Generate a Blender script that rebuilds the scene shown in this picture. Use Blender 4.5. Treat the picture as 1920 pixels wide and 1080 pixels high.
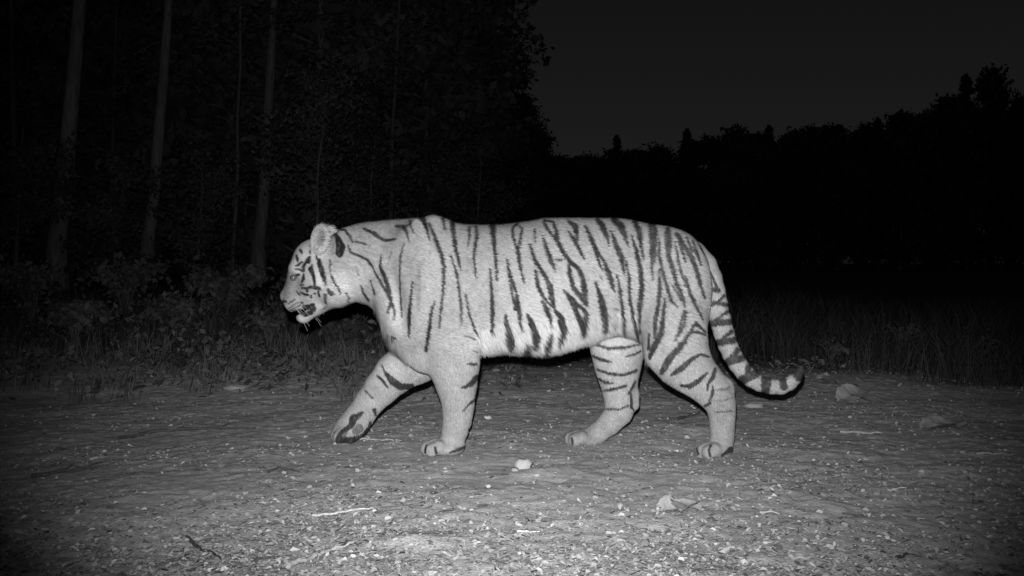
import bpy, math, random
import numpy as np
from mathutils import Vector

# ------------------------------------------------------------------ camera, sky, light
for o in list(bpy.data.objects):
    bpy.data.objects.remove(o)
S = bpy.context.scene
C = S.collection
FPX, HC, YH = 1750.0, 0.78, 491.0        # focal length in photo pixels, lens height (m), horizon row
TY = 3.87                                # distance of the tiger's midline
cam_d = bpy.data.cameras.new('camera')
cam = bpy.data.objects.new('camera', cam_d)
C.objects.link(cam)
cam.location = (0, 0, HC)
cam.rotation_euler = (math.radians(90), 0, 0)
cam_d.sensor_fit = 'HORIZONTAL'
cam_d.sensor_width = 36.0
cam_d.lens = 36.0 * FPX / 1920
cam_d.shift_y = -(540 - YH) / 1920
cam_d.clip_start = 0.05
cam_d.clip_end = 2000
S.camera = cam

w = bpy.data.worlds.new('World')
S.world = w
w.use_nodes = True
nt = w.node_tree
nt.nodes.clear()
sky = nt.nodes.new('ShaderNodeTexSky')
sky.sky_type = 'NISHITA'
sky.sun_disc = False
sky.sun_elevation = math.radians(35)
sky.sun_rotation = math.radians(180)
bw = nt.nodes.new('ShaderNodeRGBToBW')
bg = nt.nodes.new('ShaderNodeBackground')
bg.inputs['Strength'].default_value = 0.00178
wo = nt.nodes.new('ShaderNodeOutputWorld')
nt.links.new(sky.outputs[0], bw.inputs[0])
nt.links.new(bw.outputs[0], bg.inputs[0])
nt.links.new(bg.outputs[0], wo.inputs[0])

# the trail camera's own infrared flash, a hand's width above the lens
fl_d = bpy.data.lights.new('trail_camera_flash', 'SPOT')
fl_d.energy = 880
fl_d.spot_size = math.radians(71)
fl_d.spot_blend = 1.0
fl_d.shadow_soft_size = 0.012
fl = bpy.data.objects.new('trail_camera_flash', fl_d)
C.objects.link(fl)
fl.location = (-0.02, -0.02, HC + 0.10)
fl.rotation_euler = (math.radians(93), 0, math.radians(-1.0))

S.view_settings.view_transform = 'Standard'
S.view_settings.look = 'None'
S.view_settings.exposure = 0
S.view_settings.gamma = 1
S.render.engine = 'CYCLES'
S.cycles.max_bounces = 4
S.cycles.diffuse_bounces = 2

# ------------------------------------------------------------------ helpers
RNG = np.random.default_rng(11)
random.seed(11)


def W(px, py, Y):
    """photo pixel at distance Y -> world point"""
    return np.array([(px - 960) * Y / FPX, Y, HC - (py - YH) * Y / FPX])


def tag(o, label=None, cat=None, group=None, kind=None):
    if label: o['label'] = label
    if cat: o['category'] = cat
    if group: o['group'] = group
    if kind: o['kind'] = kind
    return o


def empty(name, loc=(0, 0, 0), rz=0):
    o = bpy.data.objects.new(name, None)
    o.empty_display_size = 0.1
    o.location = loc
    o.rotation_euler = (0, 0, rz)
    C.objects.link(o)
    return o


def np_mesh(name, V, F, mat=None, col=None, smooth=False):
    """F: (n,3) or (n,4) int array"""
    V = np.asarray(V, np.float32)
    F = np.asarray(F, np.int32)
    me = bpy.data.meshes.new(name)
    me.vertices.add(len(V))
    me.vertices.foreach_set('co', V.ravel())
    k = F.shape[1]
    me.loops.add(F.size)
    me.loops.foreach_set('vertex_index', F.ravel())
    me.polygons.add(len(F))
    me.polygons.foreach_set('loop_start', np.arange(0, F.size, k, dtype=np.int32))
    me.polygons.foreach_set('loop_total', np.full(len(F), k, np.int32))
    if smooth:
        me.polygons.foreach_set('use_smooth', np.ones(len(F), bool))
    me.update(calc_edges=True)
    if col is not None:
        a = me.attributes.new('tone', 'FLOAT', 'POINT')
        a.data.foreach_set('value', np.asarray(col, np.float32).ravel())
    if mat: me.materials.append(mat)
    return me


def obj(name, me, parent=None, loc=(0, 0, 0)):
    o = bpy.data.objects.new(name, me)
    C.objects.link(o)
    o.location = loc
    if parent: o.parent = parent
    return o


class MB:
    """collects vertices and quads/tris, stored as triangles"""
    def __init__(s): s.v, s.f, s.c = [], [], []; s.n = 0

    def add(s, v, f, c=None):
        v = np.asarray(v, float); f = np.asarray(f, int)
        if f.shape[1] == 4:
            f = np.vstack([f[:, [0, 1, 2]], f[:, [0, 2, 3]]])
        s.v.append(v); s.f.append(f + s.n)
        s.c.append(np.full(len(v), 1.0) if c is None else np.broadcast_to(np.asarray(c, float), (len(v),)))
        s.n += len(v)

    def tube(s, pts, rad, sides=6, c=None):
        pts = np.asarray(pts, float); rad = np.broadcast_to(np.asarray(rad, float), (len(pts),))
        t = np.gradient(pts, axis=0)
        t /= np.linalg.norm(t, axis=1)[:, None] + 1e-9
        ref = np.array([0.31, 0.9, 0.2]) if abs(t[0, 1]) < 0.8 else np.array([1.0, 0.1, 0.2])
        u = np.cross(t, ref); u /= np.linalg.norm(u, axis=1)[:, None]
        b = np.cross(t, u)
        a = np.linspace(0, 2 * np.pi, sides, endpoint=False)
        V = (pts[:, None] + rad[:, None, None] * (np.cos(a)[None, :, None] * u[:, None] + np.sin(a)[None, :, None] * b[:, None])).reshape(-1, 3)
        F = []
        n = len(pts)
        for i in range(n - 1):
            for j in range(sides):
                k = (j + 1) % sides
                F.append([i * sides + j, i * sides + k, (i + 1) * sides + k, (i + 1) * sides + j])
        s.add(V, F, c)
        s.add(np.vstack([V[:sides], pts[:1]]), [[(j + 1) % sides, j, sides] for j in range(sides)], c)
        s.add(np.vstack([V[-sides:], pts[-1:]]), [[j, (j + 1) % sides, sides] for j in range(sides)], c)

    def mesh(s, name, mat, smooth=False):
        return np_mesh(name, np.vstack(s.v), np.vstack(s.f), mat, np.concatenate(s.c), smooth)


def mat(name, base=0.3, rough=0.85, attr=False, noise=None, bump=None, contrast=(0.6, 1.35), spec=0.2, stretch=(1, 1, 1)):
    m = bpy.data.materials.new(name)
    m.use_nodes = True
    n = m.node_tree; b = n.nodes['Principled BSDF']; L = n.links
    b.inputs['Roughness'].default_value = rough
    b.inputs['Specular IOR Level'].default_value = spec
    tc = n.nodes.new('ShaderNodeTexCoord')
    mp = n.nodes.new('ShaderNodeMapping')
    mp.inputs['Scale'].default_value = stretch
    L.new(tc.outputs['Object'], mp.inputs[0])
    val = n.nodes.new('ShaderNodeValue'); val.outputs[0].default_value = base
    cur = val.outputs[0]
    if attr:
        at = n.nodes.new('ShaderNodeAttribute'); at.attribute_name = 'tone'
        mu = n.nodes.new('ShaderNodeMath'); mu.operation = 'MULTIPLY'
        L.new(cur, mu.inputs[0]); L.new(at.outputs['Fac'], mu.inputs[1]); cur = mu.outputs[0]
    for sc, det in (noise or []):
        nz = n.nodes.new('ShaderNodeTexNoise'); nz.inputs['Scale'].default_value = sc; nz.inputs['Detail'].default_value = det
        nz.inputs['Roughness'].default_value = 0.65
        L.new(mp.outputs[0], nz.inputs['Vector'])
        mr = n.nodes.new('ShaderNodeMapRange')
        mr.inputs['From Min'].default_value = 0.3; mr.inputs['From Max'].default_value = 0.7
        mr.inputs['To Min'].default_value = contrast[0]; mr.inputs['To Max'].default_value = contrast[1]
        L.new(nz.outputs['Fac'], mr.inputs['Value'])
        mu = n.nodes.new('ShaderNodeMath'); mu.operation = 'MULTIPLY'
        L.new(cur, mu.inputs[0]); L.new(mr.outputs[0], mu.inputs[1]); cur = mu.outputs[0]
    cc = n.nodes.new('ShaderNodeCombineColor')
    for i in range(3): L.new(cur, cc.inputs[i])
    L.new(cc.outputs[0], b.inputs['Base Color'])
    if bump:
        nz = n.nodes.new('ShaderNodeTexNoise'); nz.inputs['Scale'].default_value = bump[0]; nz.inputs['Detail'].default_value = 6
        L.new(mp.outputs[0], nz.inputs['Vector'])
        bp = n.nodes.new('ShaderNodeBump'); bp.inputs['Strength'].default_value = bump[1]; bp.inputs['Distance'].default_value = bump[2]
        L.new(nz.outputs['Fac'], bp.inputs['Height']); L.new(bp.outputs[0], b.inputs['Normal'])
    return m


M = dict(
    soil=mat('soil', 0.56, 0.95, noise=[(1.3, 3), (22, 6), (90, 5)], bump=(120, 0.6, 0.006), contrast=(0.8, 1.16)),
    litter=mat('dry_litter', 0.51, 0.8, attr=True, noise=[(70, 4)], contrast=(0.8, 1.15)),
    leaf=mat('dry_leaf', 0.5, 0.75, attr=True, noise=[(40, 5)], bump=(60, 0.5, 0.004), contrast=(0.75, 1.2)),
    stone=mat('stone', 0.5, 0.9, attr=True, noise=[(35, 6)], bump=(60, 0.6, 0.006), contrast=(0.7, 1.2)),
    twig=mat('twig_bark', 0.25, 0.9, attr=True, noise=[(60, 4)], bump=(90, 0.6, 0.003)),
    bark=mat('bark', 0.2, 0.95, noise=[(3, 5), (14, 6)], bump=(12, 1.0, 0.03), contrast=(0.6, 1.35), stretch=(1, 1, 0.25)),
    foliage=mat('foliage', 0.05, 0.7, attr=True),
    far=mat('far_foliage', 0.1, 0.8, attr=True),
    grass=mat('grass', 0.04, 0.7, attr=True),
    fur=mat('fur', 0.76, 0.75, attr=True, spec=0.1),
    coat=mat('coat', 0.76, 0.85, attr=True, noise=[(55, 4)], bump=(140, 0.35, 0.004), contrast=(0.93, 1.06), spec=0.1, stretch=(0.5, 1, 1)),
    eye=mat('eye_gloss', 0.03, 0.08, spec=0.6),
    iris=mat('iris', 0.10, 0.2, spec=0.5),
    dark_bark=mat('dark_bark', 0.09, 0.95, noise=[(5, 5)], bump=(14, 1.0, 0.02), stretch=(1, 1, 0.25)),
    weed=mat('weed_leaf', 0.085, 0.7, attr=True),
    whisker=mat('whisker', 0.6, 0.5),
)

# beyond the beaten track the bare soil colour fades to a dark grey
def darken_far_soil(m):
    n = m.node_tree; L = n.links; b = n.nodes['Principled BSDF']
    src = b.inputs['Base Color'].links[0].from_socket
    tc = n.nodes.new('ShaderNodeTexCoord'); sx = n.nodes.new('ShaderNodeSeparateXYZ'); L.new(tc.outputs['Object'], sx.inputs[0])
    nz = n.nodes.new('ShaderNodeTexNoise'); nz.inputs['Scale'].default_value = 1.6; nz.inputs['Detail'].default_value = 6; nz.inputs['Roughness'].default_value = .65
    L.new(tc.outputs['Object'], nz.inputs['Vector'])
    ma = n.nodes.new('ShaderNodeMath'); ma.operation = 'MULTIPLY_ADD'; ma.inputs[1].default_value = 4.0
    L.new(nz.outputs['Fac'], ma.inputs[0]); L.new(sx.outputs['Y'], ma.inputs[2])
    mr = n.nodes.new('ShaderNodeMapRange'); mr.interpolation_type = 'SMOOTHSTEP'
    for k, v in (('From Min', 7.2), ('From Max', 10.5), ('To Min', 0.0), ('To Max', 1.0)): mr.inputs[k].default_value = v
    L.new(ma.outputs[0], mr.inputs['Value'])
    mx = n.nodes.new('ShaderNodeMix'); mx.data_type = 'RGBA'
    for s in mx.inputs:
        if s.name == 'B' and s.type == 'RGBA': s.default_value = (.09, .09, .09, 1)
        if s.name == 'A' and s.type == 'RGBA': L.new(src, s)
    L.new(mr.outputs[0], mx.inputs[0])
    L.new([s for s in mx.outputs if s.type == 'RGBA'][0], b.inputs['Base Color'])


darken_far_soil(M['soil'])

# ------------------------------------------------------------------ ground
def hash2(ix, iy, seed):
    n = (ix * 374761393 + iy * 668265263 + seed * 1442695041) & 0xffffffff
    n = ((n ^ (n >> 13)) * 1274126177) & 0xffffffff
    return ((n ^ (n >> 16)) & 0xffff) / 65535.0


def vnoise(x, y, seed=0):
    x = np.asarray(x, float); y = np.asarray(y, float)
    ix = np.floor(x).astype(np.int64); iy = np.floor(y).astype(np.int64)
    fx = x - ix; fy = y - iy
    fx = fx * fx * (3 - 2 * fx); fy = fy * fy * (3 - 2 * fy)
    a = hash2(ix, iy, seed); b = hash2(ix + 1, iy, seed); c = hash2(ix, iy + 1, seed); d = hash2(ix + 1, iy + 1, seed)
    return (a * (1 - fx) + b * fx) * (1 - fy) + (c * (1 - fx) + d * fx) * fy - 0.5


PAWS = [(px, py, Y) for px, py, Y in ((832, 852, 3.75), (650, 830, 4.0), (1338, 856, 3.74), (1090, 832, 4.0))]
PAWXY = [((px - 960) * Y / FPX, Y) for px, py, Y in PAWS]


def height(x, y):
    x = np.asarray(x, float); y = np.asarray(y, float)
    near = np.clip((9 - y) / 3, 0, 1)
    h = near * (0.018 * vnoise(x * 2.3, y * 2.3, 1) + 0.009 * vnoise(x * 6, y * 6, 2) + 0.006 * vnoise(x * 15, y * 15, 3)
                + 0.007 * np.maximum(0, vnoise(x * 30, y * 34, 4)) + 0.005 * vnoise(x * 48, y * 48, 6))
    h = h + 0.10 * vnoise(x * 0.5, y * 0.5, 5) * np.clip((y - 4.8) / 2, 0, 1)
    h = h + 0.10 * np.clip((y - 5.3 - 0.5 * vnoise(x, y * 0.3, 7)) / 1.4, 0, 1) * np.clip((0.3 - x) / 1.2, 0, 1)
    h = h + 0.022 * np.exp(-((x - 0.11) / 0.15) ** 2 - ((y - 3.42) / 0.09) ** 2)
    h = h + 0.02 * np.exp(-((x + 0.28) / 0.12) ** 2 - ((y - 2.6) / 0.06) ** 2)
    flat = np.zeros_like(h)
    for (a, b) in PAWXY:
        flat = np.maximum(flat, np.exp(-(((x - a) / 0.14) ** 4 + ((y - b) / 0.14) ** 4)))
    return h * (1 - flat)


def gh(x, y): return float(height(np.array([x]), np.array([y]))[0])


def graded(lo, hi, step, far_lo, far_hi, g=1.16):
    c = list(np.arange(lo, hi + 1e-6, step))
    s = step; a = c[-1]; up = []
    while a < far_hi:
        s *= g; a += s; up.append(a)
    s = step; a = lo; dn = []
    while a > far_lo:
        s *= g; a -= s; dn.append(a)
    return np.array(dn[::-1] + c + up)


gx = graded(-2.6, 2.6, 0.013, -260, 260)
gy = graded(2.0, 6.6, 0.013, -12, 420)
GX, GY = np.meshgrid(gx, gy)
GZ = height(GX, GY)
nx, ny = len(gx), len(gy)
idx = np.arange(nx * ny).reshape(ny, nx)
gf = np.stack([idx[:-1, :-1], idx[:-1, 1:], idx[1:, 1:], idx[1:, :-1]], -1).reshape(-1, 4)
ground = obj('ground', np_mesh('ground', np.stack([GX, GY, GZ], -1).reshape(-1, 3), gf, M['soil'], smooth=True))
tag(ground, kind='structure', label='dry dirt forest track strewn with leaf litter')


# ------------------------------------------------------------------ tiger: one continuous skin grown from a distance field
NY, FY = 3.74, 4.0                       # distances of the near and the far pair of legs
PX = TY / FPX                            # metres per photo pixel at the tiger's midline
prims = []                               # (group, function(x, y, z), bbox, blend, subtract)


def roundcone_chain(pts, Y, lat, group, k=0.02):
    """pts: (px, py, r_px[, lateral offset m]) traced at distance Y; lat: sideways/inplane radius ratio"""
    s = Y / FPX
    P = []
    for p in pts:
        c = W(p[0], p[1], Y + (p[3] if len(p) > 3 else 0.0)) if False else W(p[0], p[1], Y)
        if len(p) > 3: c[1] = Y + p[3]
        P.append((c, p[2] * s))
    for (a, ra), (b, rb) in zip(P[:-1], P[1:]):
        def fn(x, y, z, a=a, b=b, ra=ra, rb=rb):
            d = b - a
            L2 = d[0] ** 2 + d[2] ** 2 + 1e-9
            px, pz = x - a[0], z - a[2]
            t = np.clip((px * d[0] + pz * d[2]) / L2, 0, 1)
            yy = (y - (a[1] + t * d[1])) / lat
            return np.sqrt((px - t * d[0]) ** 2 + (pz - t * d[2]) ** 2 + yy ** 2) - (ra + t * (rb - ra))
        r = max(ra, rb) + 0.045
        lo = np.minimum(a, b) - r; hi = np.maximum(a, b) + r
        lo[1] -= r * max(lat - 1, 0); hi[1] += r * max(lat - 1, 0)
        prims.append((group, fn, (lo, hi), k, False))


def ellipsoid(px, py, rx, rz, yc, ry, group, k=0.02, Y=TY, rot=0.0, sym=False, sub=False):
    """rx, rz in pixels at distance Y; yc, ry in metres; sym: both sides of the midline, yc counted outwards"""
    s = Y / FPX
    c = W(px, py, Y); rx *= s; rz *= s
    ca, sa = math.cos(rot), math.sin(rot)
    def fn(x, y, z):
        yl = (np.abs(y - TY) - yc) if sym else (y - Y - yc)
        dx, dz = x - c[0], z - c[2]
        u = (dx * ca + dz * sa) / rx; v = (-dx * sa + dz * ca) / rz; q = yl / ry
        k0 = np.sqrt(u * u + v * v + q * q)
        k1 = np.sqrt((u / rx) ** 2 + (v / rz) ** 2 + (q / ry) ** 2) + 1e-6
        return k0 * (k0 - 1) / k1
    r = max(rx, rz) + 0.045
    if sym: lo = np.array([c[0] - r, TY - yc - ry - 0.045, c[2] - r]); hi = np.array([c[0] + r, TY + yc + ry + 0.045, c[2] + r])
    else: lo = np.array([c[0] - r, Y + yc - ry - 0.045, c[2] - r]); hi = np.array([c[0] + r, Y + yc + ry + 0.045, c[2] + r])
    prims.append((group, fn, (lo, hi), k, sub))


# --- trunk and neck: stations traced along the photo's outline (px x, top row, bottom row, half width m)
ST = np.array([
    (612, 452, 560, .060), (640, 428, 574, .100), (668, 420, 566, .118), (690, 416, 572, .132), (706, 415, 584, .145), (720, 413, 628, .155),
    (735, 412, 655, .165), (752, 411, 668, .172), (790, 408, 690, .186), (812, 403, 694, .190), (834, 409, 692, .195), (856, 418, 688, .200),
    (874, 421, 678, .206), (900, 421.5, 664, .212), (940, 421, 659, .218), (990, 415, 662, .224), (1020, 409, 664, .224), (1050, 408.5, 658, .218),
    (1085, 408.5, 647, .206), (1107, 409, 642, .198), (1130, 409, 631, .190), (1155, 409, 626, .185), (1180, 412, 630, .182), (1200, 416, 638, .180),
    (1220, 421.5, 640, .180), (1250, 430, 640, .176), (1281, 442, 636, .165), (1305, 458, 626, .145), (1318, 474, 610, .115), (1326, 500, 580, .07)])
STX = (ST[:, 0] - 960) * PX
STT = HC - (ST[:, 1] - YH) * PX
STB = HC - (ST[:, 2] - YH) * PX


def trunk(x, y, z):
    xx = np.clip(x, STX[0], STX[-1])
    top = np.interp(xx, STX, STT); bot = np.interp(xx, STX, STB); hw = np.interp(xx, STX, ST[:, 3])
    zc = (top + bot) / 2; hz = (top - bot) / 2
    t = (z - zc) / hz
    tc = np.clip(t, -1, 1)
    wy = hw * (1 - 0.20 * np.clip(tc, 0, 1) ** 1.5)
    n = 2.25
    q = (np.abs((y - TY) / wy) ** n + np.abs(t) ** n) ** (1 / n)
    d = (q - 1) * np.minimum(hw, hz) * 0.9
    over = np.abs(x - xx)
    return np.where(over > 0, np.sqrt(np.maximum(d, 0) ** 2 + over ** 2) + np.minimum(d, 0) * 0 + over * 0.2, d)


prims.append(('body', trunk, (np.array([STX[0] - .05, TY - .30, 0.2]), np.array([STX[-1] + .05, TY + .30, 1.06])), 0.03, False))
# shoulder blade, upper arm, belly fringe, haunch, on both flanks
ellipsoid(785, 560, 48, 128, .118, .075, 'body', .06, sym=True, rot=0.10)
ellipsoid(815, 466, 30, 50, .030, .055, 'body', .04, sym=True)
ellipsoid(838, 628, 50, 66, .125, .075, 'body', .05, sym=True, rot=-0.3)
ellipsoid(1258, 560, 62, 112, .095, .090, 'body', .05, sym=True, rot=-0.12)
ellipsoid(1235, 470, 62, 40, .06, .07, 'body', .05, sym=True)
# hollows and ridges of the muscles
ellipsoid(908, 560, 20, 95, .252, .055, 'body', .04, sym=True, sub=True, rot=.08)
ellipsoid(748, 545, 15, 75, .212, .055, 'body', .04, sym=True, sub=True, rot=.25)
ellipsoid(1172, 560, 26, 66, .232, .055, 'body', .05, sym=True, sub=True, rot=-.15)
ellipsoid(803, 490, 12, 78, .128, .030, 'body', .05, sym=True, rot=.22)
ellipsoid(690, 500, 40, 12, .150, .035, 'body', .04, sym=True, sub=True, rot=-.5)
ellipsoid(886, 668, 13, 20, .140, .030, 'body', .03, sym=True, rot=.2)
ellipsoid(1216, 655, 16, 22, .140, .040, 'body', .03, sym=True, rot=.4)
# near foreleg
roundcone_chain([(842, 610, 50), (847, 660, 49), (852, 692, 43), (856, 722, 36), (859, 759, 28), (858, 782, 24.5), (853, 806, 22.5), (848, 828, 21)], NY, .86, 'body', .025)
ellipsoid(836, 838, 36, 15.5, 0, .060, 'body', .02, Y=NY)
for off, tx, r in ((-.050, 811, 12.5), (-.018, 802, 13.5), (.018, 801, 13.5), (.048, 812, 12.5)):
    roundcone_chain([(tx + 14, 834, r, off * .9), (tx, 839.5, r, off)], NY, .95, 'body', .006)
ellipsoid(878, 793, 6, 8, 0, .012, 'body', .008, Y=NY)
# near hind leg
roundcone_chain([(1262, 600, 62), (1268, 655, 58), (1282, 680, 49), (1298, 696, 42), (1318, 714, 36), (1340, 736, 33), (1351, 757, 26), (1354, 777, 22.5), (1354, 797, 21), (1354, 820, 20.5), (1352, 836, 20)], NY + .005, .85, 'body', .022)
ellipsoid(1363, 724, 13, 17, 0, .026, 'body', .014, Y=NY, rot=.5)
ellipsoid(1340, 842, 33, 15.5, 0, .056, 'body', .018, Y=NY)
for off, tx, r in ((-.047, 1324, 12.5), (-.017, 1318, 13.5), (.017, 1318, 13.5), (.046, 1326, 12.5)):
    roundcone_chain([(tx + 12, 839, r, off * .9), (tx, 843.5, r, off)], NY, .95, 'body', .006)
# far foreleg, reaching forward, paw tipped up on its toes
roundcone_chain([(812, 640, 52), (780, 672, 46), (741, 700, 37), (716, 727, 31), (694, 752, 26), (676, 778, 25), (664, 794, 26), (650, 806, 25)], FY, .82, 'far_fore', .022)
ellipsoid(655, 806, 34, 22, 0, .052, 'far_fore', .015, Y=FY, rot=.72)
for off, tx, ty, r in ((-.044, 640, 815, 12), (-.016, 634, 815, 13), (.016, 634, 815, 13), (.043, 641, 815, 12)):
    roundcone_chain([(tx + 10, ty - 10, r, off * .9), (tx, ty, r, off)], FY, .95, 'far_fore', .006)
ellipsoid(676, 806, 15, 10, 0, .034, 'far_fore', .008, Y=FY, rot=.6)
# far hind leg, paw forward, heel raised
roundcone_chain([(1176, 606, 52), (1158, 650, 50), (1158, 682, 43), (1159, 704, 36.5), (1160, 730, 29.5), (1163, 750, 27.5), (1160, 772, 25), (1143, 793, 20.5), (1121, 811, 18), (1100, 818, 15)], FY, .82, 'far_hind', .02)
roundcone_chain([(1184, 712, 8), (1188, 738, 8.5), (1189, 758, 10)], FY, .9, 'far_hind', .02)
ellipsoid(1094, 821, 34, 13.5, 0, .053, 'far_hind', .016, Y=FY)
for off, tx, r in ((-.044, 1076, 11.5), (-.016, 1070, 12.5), (.016, 1070, 12.5), (.044, 1077, 11.5)):
    roundcone_chain([(tx + 14, 816.5, r, off * .9), (tx, 821, r, off)], FY, .95, 'far_hind', .006)
# tail
TAIL = [(1296, 480, 30), (1316, 500, 27), (1328, 522, 24), (1336, 545, 21.5), (1342, 570, 20), (1350, 602, 19), (1356, 624, 18), (1363, 646, 17), (1371, 664, 16.5), (1381, 681, 16), (1392, 696, 15.5), (1405, 708, 15), (1420, 717, 14), (1440, 723, 13),
        (1459, 723.5, 13), (1475, 717, 11.5), (1486, 707, 9.5), (1492, 697, 7.5), (1496, 688, 5)]
roundcone_chain([(a, b, r, -0.0009 * (a - 1300) * .25) for a, b, r in TAIL], TY, 1.0, 'tail', .012)
# head
ellipsoid(592, 494, 44, 47, 0, .092, 'body', .03)
ellipsoid(626, 528, 36, 47, .035, .085, 'body', .03, sym=True)
ellipsoid(598, 522, 32, 32, .055, .052, 'body', .03, sym=True)
roundcone_chain([(587, 491, 33.5), (567, 513, 24), (547, 546, 16.5)], TY, 1.15, 'body', .022)
roundcone_chain([(580, 548, 30), (557, 560, 19)], TY, 1.3, 'body', .025)
ellipsoid(556, 567, 22, 19, .026, .034, 'body', .014, sym=True, rot=-.35)
ellipsoid(534, 557, 8.5, 12, 0, .026, 'body', .014, rot=.3)
ellipsoid(559, 499, 14, 10, .045, .030, 'body', .022, sym=True, rot=.9)
roundcone_chain([(570, 592, 13.5), (592, 574, 17), (620, 552, 26)], TY, 1.35, 'body', .012)
ellipsoid(569, 594, 13, 11.5, 0, .034, 'body', .01)
ellipsoid(563, 585, 17, 3.6, 0, .10, 'body', .007, rot=.35, sub=True)
ellipsoid(580, 580, 14, 7.0, .078, .034, 'body', .010, sym=True, rot=.6, sub=True)
ellipsoid(557, 520, 6.5, 4.6, .082, .028, 'body', .012, sym=True, rot=.6, sub=True)


def ear(px, py, out, rw, rh, th, k, sub, push):
    c = W(px, py, TY)
    n = np.array([-.38, .92, .12]); n /= np.linalg.norm(n)
    up = np.array([-.02, .30, 1.0]); up -= n * up.dot(n); up /= np.linalg.norm(up)
    sd = np.cross(up, n)
    def fn(x, y, z):
        q = np.stack([x - c[0], np.abs(y - TY) - out, z - c[2]], -1) - n * push
        a, b, d = q @ sd / rw, q @ up / rh, q @ n / th
        k0 = np.sqrt(a * a + b * b + d * d)
        k1 = np.sqrt((a / rw) ** 2 + (b / rh) ** 2 + (d / th) ** 2) + 1e-6
        return k0 * (k0 - 1) / k1
    lo = c - .13; hi = c + .13
    lo[1] = TY - .22; hi[1] = TY + .22
    prims.append(('body', fn, (lo, hi), k, sub))


ear(607, 449, .086, .043, .064, .021, .014, False, 0)
ear(606, 447, .086, .032, .050, .016, .012, True, .019)

# --- sample the field
HG = 0.0055
lo = np.array([W(508, 0, TY)[0], TY - .27, -.02]); hi = np.array([W(1520, 0, TY)[0], TY + .27, 1.02])
AX = [np.arange(lo[i], hi[i], HG) for i in range(3)]
FLD = np.full([len(a) for a in AX], 0.3, np.float32)


def smin(a, b, k):
    h = np.clip(0.5 + 0.5 * (b - a) / k, 0, 1)
    return b + (a - b) * h - k * h * (1 - h)


for g, fn, (bl, bh), k, sub in prims:
    sl = tuple(slice(max(0, int((bl[i] - lo[i]) / HG)), min(len(AX[i]), int((bh[i] - lo[i]) / HG) + 2)) for i in range(3))
    X, Y_, Z = np.meshgrid(AX[0][sl[0]], AX[1][sl[1]], AX[2][sl[2]], indexing='ij')
    d = fn(X, Y_, Z)
    FLD[sl] = -smin(-FLD[sl], d, k) if sub else smin(FLD[sl], d, k)


def surface_nets(F, org, h):
    s = F < 0
    nx, ny, nz = F.shape
    cs = np.zeros((nx - 1, ny - 1, nz - 1), np.uint8)
    corners = [(i, j, k) for i in (0, 1) for j in (0, 1) for k in (0, 1)]
    for (i, j, k) in corners:
        cs += s[i:nx - 1 + i, j:ny - 1 + j, k:nz - 1 + k]
    ai, aj, ak = np.nonzero((cs > 0) & (cs < 8))
    vid = np.full(cs.shape, -1, np.int32)
    vid[ai, aj, ak] = np.arange(len(ai))
    acc = np.zeros((len(ai), 3)); cnt = np.zeros(len(ai))
    for a in range(8):
        for ax in range(3):
            ca = corners[a]
            if ca[ax]: continue
            cb = list(ca); cb[ax] = 1
            fa = F[ai + ca[0], aj + ca[1], ak + ca[2]]; fb = F[ai + cb[0], aj + cb[1], ak + cb[2]]
            m = (fa < 0) != (fb < 0)
            t = np.where(m, fa / np.where(m, fa - fb, 1), 0)
            p = np.tile(np.array(ca, float), (len(ai), 1)); p[:, ax] += t
            acc[m] += p[m]; cnt[m] += 1
    V = (np.stack([ai, aj, ak], -1) + acc / cnt[:, None]) * h + org
    Q = []
    for ax in range(3):
        b, c = (ax + 1) % 3, (ax + 2) % 3
        sa = [slice(None)] * 3; sb = [slice(None)] * 3
        sa[ax] = slice(0, -1); sb[ax] = slice(1, None)
        diff = s[tuple(sa)] != s[tuple(sb)]
        E = np.array(np.nonzero(diff)).T
        E = E[(E[:, b] > 0) & (E[:, c] > 0) & (E[:, b] < F.shape[b] - 1) & (E[:, c] < F.shape[c] - 1)]
        q = []
        for db, dc in ((-1, -1), (0, -1), (0, 0), (-1, 0)):
            e = E.copy(); e[:, b] += db; e[:, c] += dc
            q.append(vid[e[:, 0], e[:, 1], e[:, 2]])
        q = np.stack(q, -1)
        flip = ~s[E[:, 0], E[:, 1], E[:, 2]]
        q[flip] = q[flip][:, ::-1]
        Q.append(q)
    return V, np.vstack(Q)


TV, TF = surface_nets(FLD, lo, HG)
# relax
for it in range(3):
    acc = np.zeros_like(TV); cnt = np.zeros(len(TV))
    for a, b in ((0, 1), (1, 2), (2, 3), (3, 0)):
        np.add.at(acc, TF[:, a], TV[TF[:, b]]); np.add.at(cnt, TF[:, a], 1)
        np.add.at(acc, TF[:, b], TV[TF[:, a]]); np.add.at(cnt, TF[:, b], 1)
    TV = TV + (0.4 if it < 2 else 0.3) * (acc / cnt[:, None] - TV)
fn_ = np.cross(TV[TF[:, 2]] - TV[TF[:, 0]], TV[TF[:, 3]] - TV[TF[:, 1]])
TN = np.zeros_like(TV)
for a in range(4): np.add.at(TN, TF[:, a], fn_)
TN /= np.linalg.norm(TN, axis=1)[:, None] + 1e-12

# --- stripes, plus painted shade of shoulder, ear, mouth and toe gaps, traced on the photo as (x, y, width) chains in enlarged crops: origin and scale of each crop
CROP = dict(A=(500, 380, 4.153), B=(700, 390, 3.725), Cc=(900, 390, 3.725), D=(1120, 390, 3.725), E=(600, 620, 4.319), Fh=(1040, 600, 4.0), G=(1280, 480, 3.858), Hd=(520, 470, 7.714))
STRIPES = []


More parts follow.
